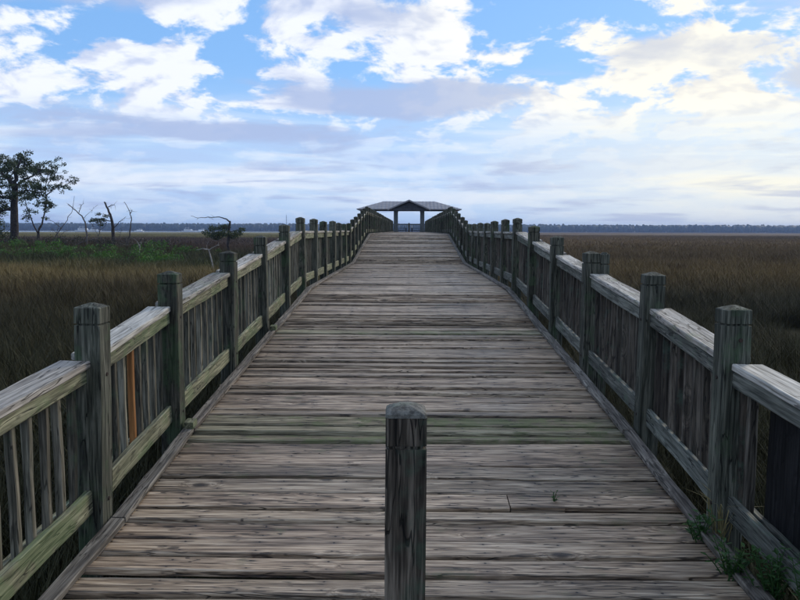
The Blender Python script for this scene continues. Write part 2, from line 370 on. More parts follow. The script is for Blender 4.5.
M['shrub_leaf'] = leaf_mat('shrub_leaf', (0.026, 0.08, 0.010), (0.09, 0.18, 0.026), trans=0.35)
M['brush_leaf'] = leaf_mat('brush_leaf', (0.018, 0.02, 0.010), (0.05, 0.045, 0.024), trans=0.2)
M['weed_leaf'] = leaf_mat('weed_leaf', (0.02, 0.06, 0.014), (0.05, 0.12, 0.03), trans=0.3)
M['straw'] = leaf_mat('straw', (0.16, 0.13, 0.05), (0.26, 0.22, 0.10), trans=0.2)
M['woods'] = leaf_mat('far_wood_leaf', (0.018, 0.028, 0.018), (0.04, 0.055, 0.032), trans=0.1)

def marsh_colour(q, bright=1.0):
    pos = q.n('ShaderNodeNewGeometry').outputs['Position']
    x, y, z = q.sep(pos)
    flat = q.comb(x, y, 0.0)
    n1 = q.noise(flat, 0.035, 5, 0.6); n2 = q.noise(flat, 0.25, 4, 0.6); n3 = q.noise(q.v('ADD', flat, (50.0, 9.0, 0.0)), 0.012, 4, 0.55)
    ly = q.m('LOGARITHM', q.m('MAXIMUM', q.m('ADD', y, q.m('MULTIPLY', q.m('SUBTRACT', n1, 0.5), q.m('MULTIPLY', y, 0.30))), 3.0), 10.0)   # log10 of distance out into the marsh
    t = q.rng(ly, 0.5, 3.3, 0.0, 1.0, False)
    # vegetation zones: rushes by the shore, straw, rust-red glasswort flats, olive cordgrass
    L = q.ramp(t, [(0.0, (0.030, 0.034, 0.013)), (0.25, (0.042, 0.040, 0.017)), (0.30, (0.055, 0.046, 0.020)), (0.335, (0.085, 0.062, 0.026)), (0.395, (0.25, 0.18, 0.068)), (0.43, (0.05, 0.06, 0.02)),
                   (0.50, (0.06, 0.032, 0.018)), (0.58, (0.066, 0.034, 0.019)), (0.655, (0.09, 0.052, 0.025)), (0.70, (0.24, 0.20, 0.06)), (0.9, (0.28, 0.235, 0.07))])
    Rr = q.ramp(t, [(0.0, (0.032, 0.034, 0.014)), (0.26, (0.055, 0.048, 0.02)), (0.33, (0.042, 0.038, 0.019)), (0.40, (0.17, 0.11, 0.040)), (0.48, (0.12, 0.075, 0.030)), (0.56, (0.20, 0.122, 0.044)), (0.70, (0.18, 0.108, 0.043)), (0.9, (0.20, 0.13, 0.055))])
    c = q.mix(q.rng(q.m('ADD', x, q.m('MULTIPLY', q.m('SUBTRACT', n1, 0.5), 30.0)), -8.0, 8.0), L, Rr)
    k = q.m('ADD', 0.05, q.m('ADD', q.m('MULTIPLY', n2, 1.0), q.m('MULTIPLY', n3, 0.9)))
    k = q.m('MULTIPLY', q.m('POWER', k, 1.5), 0.72 * bright)
    return q.mix(1.0, c, q.comb(k, k, k), 'MULTIPLY'), n2
m, q, bs = new_mat('marsh_ground'); c, n2 = marsh_colour(q, 0.8)
q.put(bs.inputs['Base Color'], c); bs.inputs['Roughness'].default_value = 0.95; bs.inputs['Specular IOR Level'].default_value = 0.05
bp = q.n('ShaderNodeBump'); bp.inputs['Strength'].default_value = 0.6; bp.inputs['Distance'].default_value = 0.3
q.put(bp.inputs['Height'], n2); q.t.links.new(bp.outputs[0], bs.inputs['Normal']); M['ground'] = m
m, q, bs = new_mat('marsh_grass_blades'); c, n2 = marsh_colour(q, 1.25)
rp = q.n('ShaderNodeNewGeometry').outputs['Random Per Island']
c = q.mix(q.m('MULTIPLY', rp, 0.3), c, (0.10, 0.085, 0.04))
q.put(bs.inputs['Base Color'], c); bs.inputs['Roughness'].default_value = 0.7; bs.inputs['Specular IOR Level'].default_value = 0.15; M['grass'] = m
m, q, bs = new_mat('river_water')
bs.inputs['Base Color'].default_value = (0.05, 0.06, 0.065, 1); bs.inputs['Roughness'].default_value = 0.12
nn = q.noise(q.v('MULTIPLY', q.n('ShaderNodeNewGeometry').outputs['Position'], (0.3, 0.6, 0.3)), 1.0, 4, 0.6)
bp = q.n('ShaderNodeBump'); bp.inputs['Strength'].default_value = 0.15; bp.inputs['Distance'].default_value = 0.1
q.put(bp.inputs['Height'], nn); q.t.links.new(bp.outputs[0], bs.inputs['Normal']); M['water'] = m

# ------------------------------------------------------------------ terrain
MARSH = -1.30
def sstep(a, b, x):
    t = min(1.0, max(0.0, (x - a) / (b - a))); return t * t * (3 - 2 * t)
def river_near(x): return 760 + 520 * sstep(-500, 500, x) + 25 * math.sin(x * 0.013)
def river_far(x): return 1500 + 18 * math.sin(x * 0.006)
def ground_z(x, y):
    z = MARSH
    z += 0.75 * sstep(5.0, -3.0, y)                                                     # the shore behind the walk's foot
    h = math.exp(-(((x + 36) / 22.0) ** 2 + ((y - 70) / 22.0) ** 2)); z += 0.95 * h      # hummock that carries the trees
    if y < 600: z += 0.06 * math.sin(x * 0.31 + 1.3 * math.sin(y * 0.2)) * math.sin(y * 0.27)
    d0, d1 = river_near(x), river_far(x)
    if d0 - 30 < y < d1 + 30:
        z -= 1.6 * sstep(d0 - 12, d0 + 14, y) * sstep(d1 + 12, d1 - 14, y)
    if y > d1: z += 0.8 * sstep(d1, d1 + 60, y)
    return z
def axis_steps():
    a = [0.0]; s = 1.5
    while a[-1] < 4500: a.append(a[-1] + s); s *= 1.055
    return a
ys = [-v for v in reversed(axis_steps()[1:]) if v < 400]
yy = []; v = 0.0
while v < 640: yy.append(v); v += max(1.5, v * 0.045)
while v < 1640: yy.append(v); v += 12
while v < 6000: yy.append(v); v *= 1.12
ys += yy
xs_half = axis_steps(); xs = [-v for v in reversed(xs_half[1:])] + xs_half
GV = [(x, y, ground_z(x, y)) for y in ys for x in xs]; nx = len(xs)
GF = [(j * nx + i, j * nx + i + 1, (j + 1) * nx + i + 1, (j + 1) * nx + i) for j in range(len(ys) - 1) for i in range(nx - 1)]
gnd = put('ground', mesh('ground', GV, GF, True), None, M['ground']); tag(gnd, kind='structure')
wv = MB(); wv.add([(-4400, 560, MARSH - 0.55), (4400, 560, MARSH - 0.55), (4400, 1700, MARSH - 0.55), (-4400, 1700, MARSH - 0.55)], [(0, 1, 2, 3)])
tag(wv.build('river', M['water']), kind='structure')

# ------------------------------------------------------------------ boardwalk profile
BP = [(-6.0, -0.70), (4.02, -0.07), (5.4, 0.085), (12.15, 0.63), (21.7, 0.63), (31.1, 1.45), (96.0, 1.45)]
def deck_z(y):
    for (a, za), (b, zb) in zip(BP, BP[1:]):
        if y <= b: return za + (zb - za) * (y - a) / (b - a)
    return BP[-1][1]
def deck_slope(y):
    for (a, za), (b, zb) in zip(BP, BP[1:]):
        if y <= b: return math.atan2(zb - za, b - a)
    return 0.0
SHELTER_Y = 82.0

walk = put('boardwalk', None); tag(walk, 'weathered plank boardwalk climbing in two ramps to a roofed shelter', 'boardwalk', kind='structure')
PT = 0.042
var = [board_mesh('plank', 3.46, 0.178, PT, 30, 0.0042, 0.007, 0.004 * (k % 3 - 0.6), 100 + k, 'X') for k in range(16)]
for me in var: me.materials.append(M['plank'])
mossv = [board_mesh('plank', 3.46, 0.179, PT, 30, 0.004, 0.007, 0.003, 300 + k, 'X') for k in range(2)]
for me in mossv: me.materials.append(M['plank_moss'])
rnd = random.Random(5)
y = 0.35; cnt = 0; rest = MB()
while y < SHELTER_Y - 1.0:
    pitch = 0.188 + rnd.uniform(-0.003, 0.011); a = deck_slope(y); z = deck_z(y)
    if cnt < 300:
        lift = -PT / 2 + rnd.gauss(0, 0.0038)
        me = mossv[cnt % 2] if (5.32 < y < 5.75 or abs(y - 8.9) < 0.1) else rnd.choice(var)
        rot = (a + rnd.gauss(0, 0.018), rnd.gauss(0, 0.0006), rnd.gauss(0, 0.0014) + (math.pi if rnd.random() < 0.5 else 0))
        if 4.20 < y < 4.39:                          # the plank that is pieced together
            j = 0.62
            for s0, s1, wd, dyo in ((-1.73, j, 0.183, 0.0), (j + 0.006, 1.73, 0.150, 0.013)):
                put('plank', board_mesh('plank', s1 - s0, wd, PT, 9, 0.002, 0.006, 0.002, 77 + int(s0 > 0), 'X'), walk, M['plank'], ((s0 + s1) / 2, y + dyo, z + lift), (a, 0, 0))
            put('plank', board_mesh('plank', 0.33, 0.026, PT, 3, 0.001, 0.004, 0.0, 79, 'X'), walk, M['plank'], (j + 0.17, y - 0.079, z + lift + 0.001), (a, 0, 0))
            cnt += 2
        else:
            put('plank', me, walk, None, (rnd.uniform(-0.012, 0.012), y, z + lift), rot)
        cnt += 1
    else:
        w = 0.0895; e = rnd.uniform(-0.012, 0.012); zz = z + rnd.gauss(0, 0.0025)
        rest.box(-1.73 + e, 1.73 + e, y - w, y + w, zz - PT, zz)
    y += pitch
tag(rest.build('far_planks', M['plank'], walk), kind='stuff')
for X in (-1.45, -0.5, 0.5, 1.45):                    # stringers that carry the planks
    for (a, za), (b, zb) in zip(BP, BP[1:]):
        a = max(a, 0.3); b = min(b, SHELTER_Y)
        sb = MB(); d0, d1 = deck_z(a) - PT - 0.01, deck_z(b) - PT - 0.01
        sb.add([(X - .03, a, d0 - .24), (X + .03, a, d0 - .24), (X + .03, b, d1 - .24), (X - .03, b, d1 - .24), (X - .03, a, d0), (X + .03, a, d0), (X + .03, b, d1), (X - .03, b, d1)],
               [(3, 2, 1, 0), (4, 5, 6, 7), (0, 1, 5, 4), (1, 2, 6, 5), (2, 3, 7, 6), (3, 0, 4, 7)])
        sb.build('stringer', M['under'], walk)

# ------------------------------------------------------------------ railings
posts_y = [0.95, 2.5, 4.02, 5.42, 7.2, 8.85, 10.5, 12.15]
posts_y += [12.15 + 1.5917 * k for k in range(1, 7)]
posts_y += [21.7 + 1.5667 * k for k in range(1, 7)]
while posts_y[-1] + 1.6 < SHELTER_Y - 0.6: posts_y.append(posts_y[-1] + 1.58)
PW = 0.145; CX = 1.803; PH = 1.20; RAIL = 0.985
def post_mesh(z0, z1, w, seed, dome=False, split=False):
    """square post with a groove below a chamfered top; runs from z0 to z1 (local z)"""
    rnd = random.Random(seed); h = w / 2; c = 0.006
    def ring(z, hh, cc):
        return [(-hh + cc, -hh, z), (hh - cc, -hh, z), (hh, -hh + cc, z), (hh, hh - cc, z), (hh - cc, hh, z), (-hh + cc, hh, z), (-hh, hh - cc, z), (-hh, -hh + cc, z)]
    zs = [z0] + [z0 + (z1 - 0.16 - z0) * k / 5 for k in range(1, 5)]
    rows = [ring(z, h + rnd.uniform(-.0015, .0015), c) for z in zs]
    gz = z1 - (0.135 if dome else 0.105 + rnd.uniform(-0.012, 0.022))
    rows += [ring(gz - 0.006, h, c), ring(gz - 0.004, h - 0.011, c), ring(gz + 0.004, h - 0.011, c), ring(gz + 0.006, h, c)]
    if dome:
        rows += [ring(z1 - 0.038, h, c), ring(z1 - 0.035, h + 0.001, c), ring(z1 - 0.024, h - 0.002, c), ring(z1 - 0.014, h - 0.012, 0.014), ring(z1 - 0.005, h - 0.030, 0.016), ring(z1, h - 0.050, 0.010)]
    else:
        rows += [ring(z1 - 0.028, h, c), ring(z1 - 0.024, h - 0.003, c), ring(z1 - 0.003, 0.016, 0.004)]
    V = [p for r in rows for p in r]; n = 8; F = []
    for i in range(len(rows) - 1):
        for j in range(n): F.append((i * n + j, i * n + (j + 1) % n, (i + 1) * n + (j + 1) % n, (i + 1) * n + j))
    F.append(tuple(reversed(range(n)))); F.append(tuple((len(rows) - 1) * n + j for j in range(n)))
    me = mesh('post', V, F)
    if dome:
        me.materials.append(M['bollard']); me.materials.append(M['bollard_top'])
        for p_ in me.polygons:
            if p_.center.z > z1 - 0.0355: p_.material_index = 1
    return me
def rail_piece(name, rail, mat, y0, y1, X, w, t, off, seed, seg=6, wob=0.0025):
    """board of width w (across) and height t running from post to post, its top `off` above the deck"""
    z0, z1 = deck_z(y0) + off, deck_z(y1) + off
    L = math.hypot(y1 - y0, z1 - z0)
    return put(name, board_mesh(name, L, w, t, seg, wob, 0.006, 0.0015, seed, 'Y'), rail, mat,
               (X, (y0 + y1) / 2, (z0 + z1) / 2 - t / 2), (math.atan2(z1 - z0, y1 - y0), 0, 0))
def make_railing(side, label):
    s = side; rl = put('railing', None); tag(rl, label, 'railing', 'railings along the boardwalk')
    rnd = random.Random(11 if s < 0 else 23)
    bal = [board_mesh('baluster', 0.86, 0.040 if s < 0 else 0.052, 0.038, 4, 0.0018, 0.004, 0, 500 + k + (50 if s > 0 else 0), 'Z') for k in range(8)]
    for me in bal: me.materials.append(M['baluster'] if s < 0 else M['baluster_shade'])
    nb = 0; farb = MB(); rmat = M['rail_green'] if s < 0 else M['rail_shade']
    for i, py in enumerate(posts_y):
        z = deck_z(py); top = PH + rnd.uniform(-0.02, 0.02)
        if i == 7: top += 0.03
        if i <= 2: top += 0.085
        if i == 3: top += 0.03
        gz = ground_z(s * CX, py) - 0.3
        lean = (rnd.gauss(0, 0.010), rnd.gauss(0, 0.010), rnd.gauss(0, 0.025)) if i < 20 else (0, 0, 0)
        po = put('post', post_mesh(gz - z, top, PW, i + (100 if s > 0 else 0)), rl, M['post'], (s * (CX + rnd.uniform(-.006, .006)), py, z), lean)
        if i < 9:                                     # carriage bolts through the near posts
            for bx_, bz_ in (((0.012, top - 0.19),) if (s > 0 and i == 2) else ()) + ((-s * PW / 2, RAIL - 0.10), (-s * PW / 2, 0.16)):
                bo = MB()
                if abs(bx_) > 0.05: bo.tube([(bx_ + s * .004, 0.01, bz_), (bx_ - s * .006, 0.01, bz_)], [.013, .010], 8)
                else: bo.tube([(bx_, -PW / 2 + .004, bz_), (bx_, -PW / 2 - .006, bz_)], [.014, .011], 8)
                bo.build('bolt', M['iron'], po)
        if s > 0 and i == 4:                          # this one is doubled
            put('post', post_mesh(gz - z, top - 0.010, 0.088, 777), rl, M['post'], (s * (CX + 0.119), py - 0.022, z), (0, 0.004, 0))
        if s < 0 and i in (3, 5):
            b = MB(); b.box(-.035, .035, -.05, .05, 0, .05); b.build('block', rmat, rl, loc=(s * 1.66, py - 0.02, z + 0.046), rot=(deck_slope(py), 0, 0))
        if i + 1 >= len(posts_y): break
        a, b_ = py + PW / 2 + 0.004, posts_y[i + 1] - PW / 2 - 0.004
        j = rnd.uniform(-.006, .006); sd = i * 10 + (1000 if s > 0 else 0)
        sg = 8 if i < 12 else 2
        first = (s > 0 and i == 1)
        rail_piece('cap_rail', rl, M['cap'], a, b_, s * (1.856 + j), 0.172, 0.04, RAIL + rnd.uniform(-.006, .006), sd, sg)
        rail_piece('side_rail', rl, rmat, a, b_, s * 1.803, 0.038, 0.088, RAIL - 0.046, sd + 1, sg)
        rail_piece('side_rail', rl, rmat, a, b_, s * 1.886, 0.038, 0.088, RAIL - 0.046, sd + 2, sg)
        rail_piece('bottom_rail', rl, rmat, a, b_, s * 1.803, 0.038, 0.135, 0.235 + rnd.uniform(-.006, .006), sd + 3, sg)
        rail_piece('bottom_rail', rl, rmat, a, b_, s * 1.886, 0.038, 0.088, 0.20, sd + 4, sg)
        n = 9; step = (b_ - a) / (n)
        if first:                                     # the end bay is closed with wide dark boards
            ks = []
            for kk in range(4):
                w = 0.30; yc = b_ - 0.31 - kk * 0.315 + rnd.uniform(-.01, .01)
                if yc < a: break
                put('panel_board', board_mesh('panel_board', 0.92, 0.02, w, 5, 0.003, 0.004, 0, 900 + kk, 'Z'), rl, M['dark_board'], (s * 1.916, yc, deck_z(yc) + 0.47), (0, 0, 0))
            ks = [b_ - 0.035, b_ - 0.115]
        else:
            ks = [a + step * (k + 0.5) + rnd.uniform(-.012, .012) for k in range(n)]
        for k, by in enumerate(ks):
            bz = deck_z(by)
            if nb < 300:
                if s < 0 and i == 2 and k == 4:
                    o = put('baluster', board_mesh('baluster', 0.86, 0.038, 0.036, 4, 0.001, 0.004, 0, 4242, 'Z'), rl, M['orange'], (s * 1.845, by, bz + 0.51), (rnd.gauss(0, .01), 0, 0))
                    o['label'] = 'orange-brown newer wood baluster'
                else:
                    put('baluster', rnd.choice(bal), rl, None, (s * 1.8445, by, bz + 0.51 + rnd.uniform(-.012, .012)), (rnd.gauss(0, 0.012), rnd.gauss(0, 0.004), math.pi * (rnd.random() < .5)))
                nb += 1
            else:
                farb.box(s * 1.8445 - .019, s * 1.8445 + .019, by - .02, by + .02, bz + .08, bz + .94)
    tag(farb.build('far_balusters', M['baluster'] if s < 0 else M['baluster_shade'], rl), kind='stuff')
    brk = [0.4, 4.02, 5.4, 8.8, 12.15, 16.9, 21.7, 26.4, 31.1] + [31.1 + 4.9 * k for k in range(1, 11)]
    for k, (a, b_) in enumerate(zip(brk, brk[1:])):
        rail_piece('toe_board', rl, M['toe'], a + .004, b_ - .004, s * 1.672, 0.085, 0.04, 0.046, 3000 + k + (100 if s > 0 else 0), 12 if k < 4 else 3, 0.003)
    return rl
make_railing(-1, 'algae-green weathered timber railing with one orange-brown baluster, beside the trees')
make_railing(1, 'weathered timber railing coloured darker as if in shade, with leafy weeds and dark boards at its end bay')

# ------------------------------------------------------------------ bollards
o = put('bollard', post_mesh(-0.05, 1.05 - deck_z(2.40), 0.136, 55, True), None, M['bollard'], (-0.012, 2.40, deck_z(2.40)), (0.0, 0.004, 0.02))
tag(o, 'square grained timber bollard with domed top standing alone mid-deck, close by the weeds', 'bollard')
o = put('bollard', post_mesh(-0.05, 1.0, 0.17, 56, True), None, M['dark_timber'], (0.0, SHELTER_Y - 0.6, 1.45))
tag(o, 'small dark bollard in the shelter entrance between its columns', 'bollard')

# ------------------------------------------------------------------ shelter
sh = put('shelter', None, loc=(0, SHELTER_Y, 1.45)); tag(sh, 'open timber shelter with grey hip roof and front gable at the boardwalk end', 'shelter')
pl = MB(); yv = -0.95
while yv < 7.2:
    pl.box(-5.6, 5.6, yv, yv + 0.182, -PT, random.uniform(-.003, .001)); yv += 0.188
tag(pl.build('platform_planks', M['plank'], sh), kind='stuff')
b = MB(); b.box(-5.5, 5.5, -0.9, 7.0, -0.32, -0.06); b.build('platform_frame', M['under'], sh)
gz = MARSH - 1.45
for X in (-5.2, -1.8, 1.8, 5.2):
    for Y in (0, 3.2, 6.6):
        b = MB(); b.tube([(X, Y, gz - .4), (X, Y, -0.3)], [0.15, 0.15], 10); b.build('pile', M['under'], sh)
EV = 2.48
def column(X, Y, w):
    b = MB(); h = w / 2
    b.box(X - h, X + h, Y - h, Y + h, 0.12, EV - 0.14); b.box(X - h - .04, X + h + .04, Y - h - .04, Y + h + .04, 0.0, 0.12); b.box(X - h - .03, X + h + .03, Y - h - .03, Y + h + .03, EV - 0.14, EV - 0.02)
    b.build('column', M['column'], sh)
for X in (-1.5, 1.5): column(X, 0.0, 0.44); column(X, 5.4, 0.34)
for X in (-4.7, 4.7): column(X, 0.3, 0.3); column(X, 5.4, 0.3)
for (x0, x1, y0, y1) in ((-5.0, 5.0, -0.1, 0.1), (-5.0, 5.0, 5.3, 5.5), (-4.8, -4.6, 0.1, 5.3), (4.6, 4.8, 0.1, 5.3)):
    b = MB(); b.box(x0, x1, y0, y1, EV - 0.02, EV + 0.2); b.build('beam', M['dark_timber'], sh)
# hip roof
XE, Y0, Y1, RX, ZE, ZR = 5.85, -0.75, 6.15, 2.95, EV + 0.08, EV + 1.04
YM = (Y0 + Y1) / 2; T = 0.09
def slab(pts, t=T):
    n = len(pts); V = list(pts) + [(p[0], p[1], p[2] - t) for p in pts]
    F = [tuple(range(n)), tuple(reversed(range(n, 2 * n)))] + [(i, i + n, (i + 1) % n + n, (i + 1) % n) for i in range(n)]
    return V, F
rf = MB()
V = [(-XE, Y0, ZE), (XE, Y0, ZE), (XE, Y1, ZE), (-XE, Y1, ZE), (-RX, YM, ZR), (RX, YM, ZR)]
V2 = [(p[0], p[1], p[2] - T) for p in V]
rf.add(V + V2, [(0, 1, 5, 4), (1, 2, 5), (2, 3, 4, 5), (3, 0, 4), (6, 10, 11, 7), (7, 11, 8), (8, 11, 10, 9), (9, 10, 6), (0, 6, 7, 1), (1, 7, 8, 2), (2, 8, 9, 3), (3, 9, 6, 0)])
roof = rf.build('roof', M['roof'], sh)
b = MB()                                             # standing seams of the sheets
k = (ZR - ZE) / (YM - Y0)
xx = -XE + 0.3
while xx < XE:
    run = min(YM - Y0, (XE - abs(xx)) * (YM - Y0) / (XE - RX))
    if run > 0.4:
        for (ya, sg) in ((Y0, 1), (Y1, -1)):
            yb = ya + sg * (run - 0.05)
            b.add([(xx - .02, ya, ZE + .003), (xx + .02, ya, ZE + .003), (xx + .02, yb, ZE + k * (run - .05) + .003), (xx - .02, yb, ZE + k * (run - .05) + .003),
                   (xx - .02, ya, ZE + .05), (xx + .02, ya, ZE + .05), (xx + .02, yb, ZE + k * (run - .05) + .05), (xx - .02, yb, ZE + k * (run - .05) + .05)],
                  [(4, 5, 6, 7), (0, 1, 5, 4), (1, 2, 6, 5), (2, 3, 7, 6), (3, 0, 4, 7)])
    xx += 0.42
b.build('seams', M['roof'], roof)
# front gable
GX, GZ0, GZ1, GY = 2.35, EV + 0.04, EV + 1.07, -1.15
for s in (-1, 1):
    V, F = slab([(0, GY, GZ1), (s * GX, GY, GZ0), (s * GX, 0.6, GZ0), (0, YM, GZ1)], 0.1)
    if s > 0: F = [tuple(reversed(f)) for f in F]
    b = MB(); b.add(V, F); b.build('gable_roof', M['roof'], sh)
b = MB(); V, F = [(-1.95, -0.75, GZ0 + .05), (1.95, -0.75, GZ0 + .05), (0, -0.75, GZ1 - .16), (-1.95, -0.68, GZ0 + .05), (1.95, -0.68, GZ0 + .05), (0, -0.68, GZ1 - .16)], [(0, 1, 2), (5, 4, 3), (0, 3, 4, 1), (1, 4, 5, 2), (2, 5, 3, 0)]
b.add(V, F); b.build('gable_panel', M['dark_timber'], sh)
b = MB(); b.box(-1.9, 1.9, -0.95, -0.76, EV - 0.1, EV + 0.12); b.build('gable_beam', M['dark_timber'], sh)
for s in (-1, 1):
    b = MB(); b.add([(s * .3, -1.17, GZ1 - .12 - .3 * .485), (0, -1.17, GZ1 + .02), (s * (GX + .03), -1.17, GZ0 + .0), (s * (GX + .03), -1.17, GZ0 - .14), (0, -1.17, GZ1 - .14)], [(1, 2, 3, 4)])
    me = b; me.v = [p for p in b.v[1:]] + [(p[0], p[1] + 0.018, p[2]) for p in b.v[1:]]
    me.f = [(0, 1, 2, 3), (7, 6, 5, 4), (0, 4, 5, 1), (1, 5, 6, 2), (2, 6, 7, 3), (3, 7, 4, 0)]
    me.build('bargeboard', M['roof'], sh)
# rail round the back of the platform
for (x0, y0, x1, y1) in ((-5.5, 6.9, 5.5, 6.9), (-5.5, -0.8, -5.5, 6.9), (5.5, -0.8, 5.5, 6.9), (-5.5, -0.8, -1.95, -0.8), (1.95, -0.8, 5.5, -0.8)):
    L = math.hypot(x1 - x0, y1 - y0); ang = math.atan2(y1 - y0, x1 - x0)
    b = MB(); b.box(0, L, -.06, .06, 0.94, 0.98); b.box(0, L, -.02, .02, 0.86, 0.94); b.box(0, L, -.02, .02, 0.10, 0.19)
    b.build('platform_rail', M['column'], sh, loc=(x0, y0, 0), rot=(0, 0, ang))
    b = MB(); t = 0.15
    while t < L: b.box(t - .018, t + .018, -.056, -.022, 0.08, 0.92); t += 0.17
    tag(b.build('platform_balusters', M['column'], sh, loc=(x0, y0, 0), rot=(0, 0, ang)), kind='stuff')
# benches under the roof
def bench(X, Y, rz, label):
    e = put('bench', None, loc=(X, SHELTER_Y + Y, 1.45), rot=(0, 0, rz)); tag(e, label, 'bench', 'benches under the shelter roof')
    for k in range(3):
        b = MB(); b.box(-.8, .8, -.22 + k * .15, -.09 + k * .15, .42, .46); b.build('seat_slat', M['dark_timber'], e)
    for x in (-.6, .6):
        b = MB(); b.box(x - .05, x + .05, -.2, .2, 0.0, .42); b.build('leg', M['dark_timber'], e)
bench(-0.95, 4.6, 0, 'dark slatted bench under the roof, between the bollard and the algae-green railing side')
bench(0.95, 4.6, 0, 'dark slatted bench under the roof, between the bollard and the shade-toned railing side')

# ------------------------------------------------------------------ foliage tools
def at(px, py, Y):
    """a design aid: where the line of sight through a point of the photograph meets the plane y = Y"""
    d = cam.matrix_world.to_3x3() @ Vector(((px - 400) / 725.0, (300 - py) / 725.0, -1.0))
    return Vector((0, 0, EYE)) + d * (Y / d.y)
def leaf_cloud(clumps, per, size, seed, squash=0.7):
    """many small folded leaves gathered in clumps [(centre, radius)]"""
    rg = np.random.default_rng(seed); V = []; F = []
    for c, r in clumps:
        n = max(6, int(per * r * r))
        d = rg.normal(size=(n, 3)); d /= np.linalg.norm(d, axis=1)[:, None]
        rad = r * rg.uniform(0.15, 1.0, n) ** 0.6
        p = np.array(c) + d * rad[:, None] * np.array([1, 1, squash])
        u = rg.normal(size=(n, 3)); u /= np.linalg.norm(u, axis=1)[:, None]
        w = np.cross(u, rg.normal(size=(n, 3))); w /= np.linalg.norm(w, axis=1)[:, None]
        sz = size * rg.uniform(0.6, 1.4, n)[:, None]
        b = len(V)
        q4 = np.stack([p - u * sz, p + w * sz * 0.42, p + u * sz, p - w * sz * 0.42], 1)
        V += q4.reshape(-1, 3).tolist(); F += [(b + 4 * i, b + 4 * i + 1, b + 4 * i + 2, b + 4 * i + 3) for i in range(n)]
    return V, F
def crown(name, clumps, per, size, seed, mat, parent, squash=0.7):
    V, F = leaf_cloud(clumps, per, size, seed, squash)
    return put(name, mesh(name, V, F), parent, mat)
def px_path(pts, Y, jit=0.3, seed=0):
    rnd = random.Random(seed); out = []; d = 0
    for (x, y) in pts:
        d += rnd.uniform(-jit, jit); out.append(at(x, y, Y + d))
    return out
def limb(mb, pts, r0, r1, n=6, sub=3, wig=0.04, seed=0):
    rnd = random.Random(seed); P_ = []
    for i in range(len(pts) - 1):
        for k in range(sub):
            t = k / sub; p = pts[i].lerp(pts[i + 1], t)
            L = (pts[i + 1] - pts[i]).length
            if k: p = p + Vector((rnd.gauss(0, wig), rnd.gauss(0, wig), rnd.gauss(0, wig))) * L
            P_.append(p)
    P_.append(pts[-1]); m_ = len(P_)
    mb.tube(P_, [r0 + (r1 - r0) * (i / (m_ - 1)) ** 0.85 for i in range(m_)], n)
    return P_
def twigs(mb, path, count, length, r, seed, up=0.5):
    rnd = random.Random(seed); tips = []
    for _ in range(count):
        p = path[rnd.randrange(len(path) // 3, len(path))]
        d = Vector((rnd.gauss(0, 1), rnd.gauss(0, 1), rnd.gauss(up, .7))).normalized()
        L = length * rnd.uniform(.5, 1.3); q1 = p + d * L * .5 + Vector((rnd.gauss(0, .1), rnd.gauss(0, .1), rnd.gauss(0, .1))) * L; q2 = p + d * L
        mb.tube([p, q1, q2], [r, r * .65, r * .25], 4); tips.append(q2)
    return tips

# ---- the thick-trunked evergreen on the hummock
TY = 75.0
e = put('oak_tree', None); tag(e, 'thick-trunked dark evergreen tree on the hummock at the marsh edge', 'tree')
mb = MB(); tips = []
base = at(14, 250, TY); base.z = ground_z(base.x, base.y) - 0.4
trunk = [base, at(14.5, 232, TY), at(14, 205, TY), at(15, 190, TY)]
tp = limb(mb, trunk, 0.46, 0.30, 10, 4, 0.012, 1)
limbs = [([at(15, 190, TY), at(16, 176, TY), at(18, 166, TY - 1), at(21, 156, TY - 1)], .28), ([at(14, 188, TY), at(9, 180, TY), at(2, 173, TY + 1), at(-6, 163, TY + 1)], .24),
         ([at(14, 200, TY), at(6, 198, TY - 1.5), at(-6, 194, TY - 2), at(-16, 190, TY - 2)], .18), ([at(16, 186, TY), at(24, 180, TY + 1), at(33, 176, TY + 1.5), at(40, 170, TY + 1)], .16),
         ([at(15, 196, TY), at(22, 192, TY - 1.5), at(30, 190, TY - 2), at(36, 193, TY - 3)], .14), ([at(14, 208, TY), at(5, 210, TY + 1), at(-6, 214, TY + 1), at(-14, 216, TY)], .14),
         ([at(15, 192, TY), at(10, 176, TY + 2), at(6, 162, TY + 3)], .16)]
for i, (pts, r) in enumerate(limbs):
    pp = limb(mb, pts, r, 0.05, 7, 4, 0.05, 20 + i); tips += twigs(mb, pp, 14, 1.0, 0.035, 60 + i)
mb.build('trunk', M['bark'], e, True)
cl = [(t, random.uniform(.25, .6)) for t in tips]
for (x, y, r) in ((4, 160, .9), (12, 163, .8), (22, 158, .9), (27, 162, .8), (8, 168, .7), (20, 172, .7), (30, 170, .7), (26, 184, .8), (34, 182, .8), (2, 184, .8), (10, 195, .8), (24, 196, .9), (33, 195, .7), (2, 200, .9), (-6, 165, 1.1), (-10, 185, 1.2), (-14, 205, 1.2), (2, 213, .7), (12, 186, .7), (18, 200, .6), (-4, 222, .9)):
    cl.append((at(x, y, TY + random.uniform(-2, 2)), r))
crown('crown', cl, 270, 0.12, 3, M['oak_leaf'], e, 0.6)
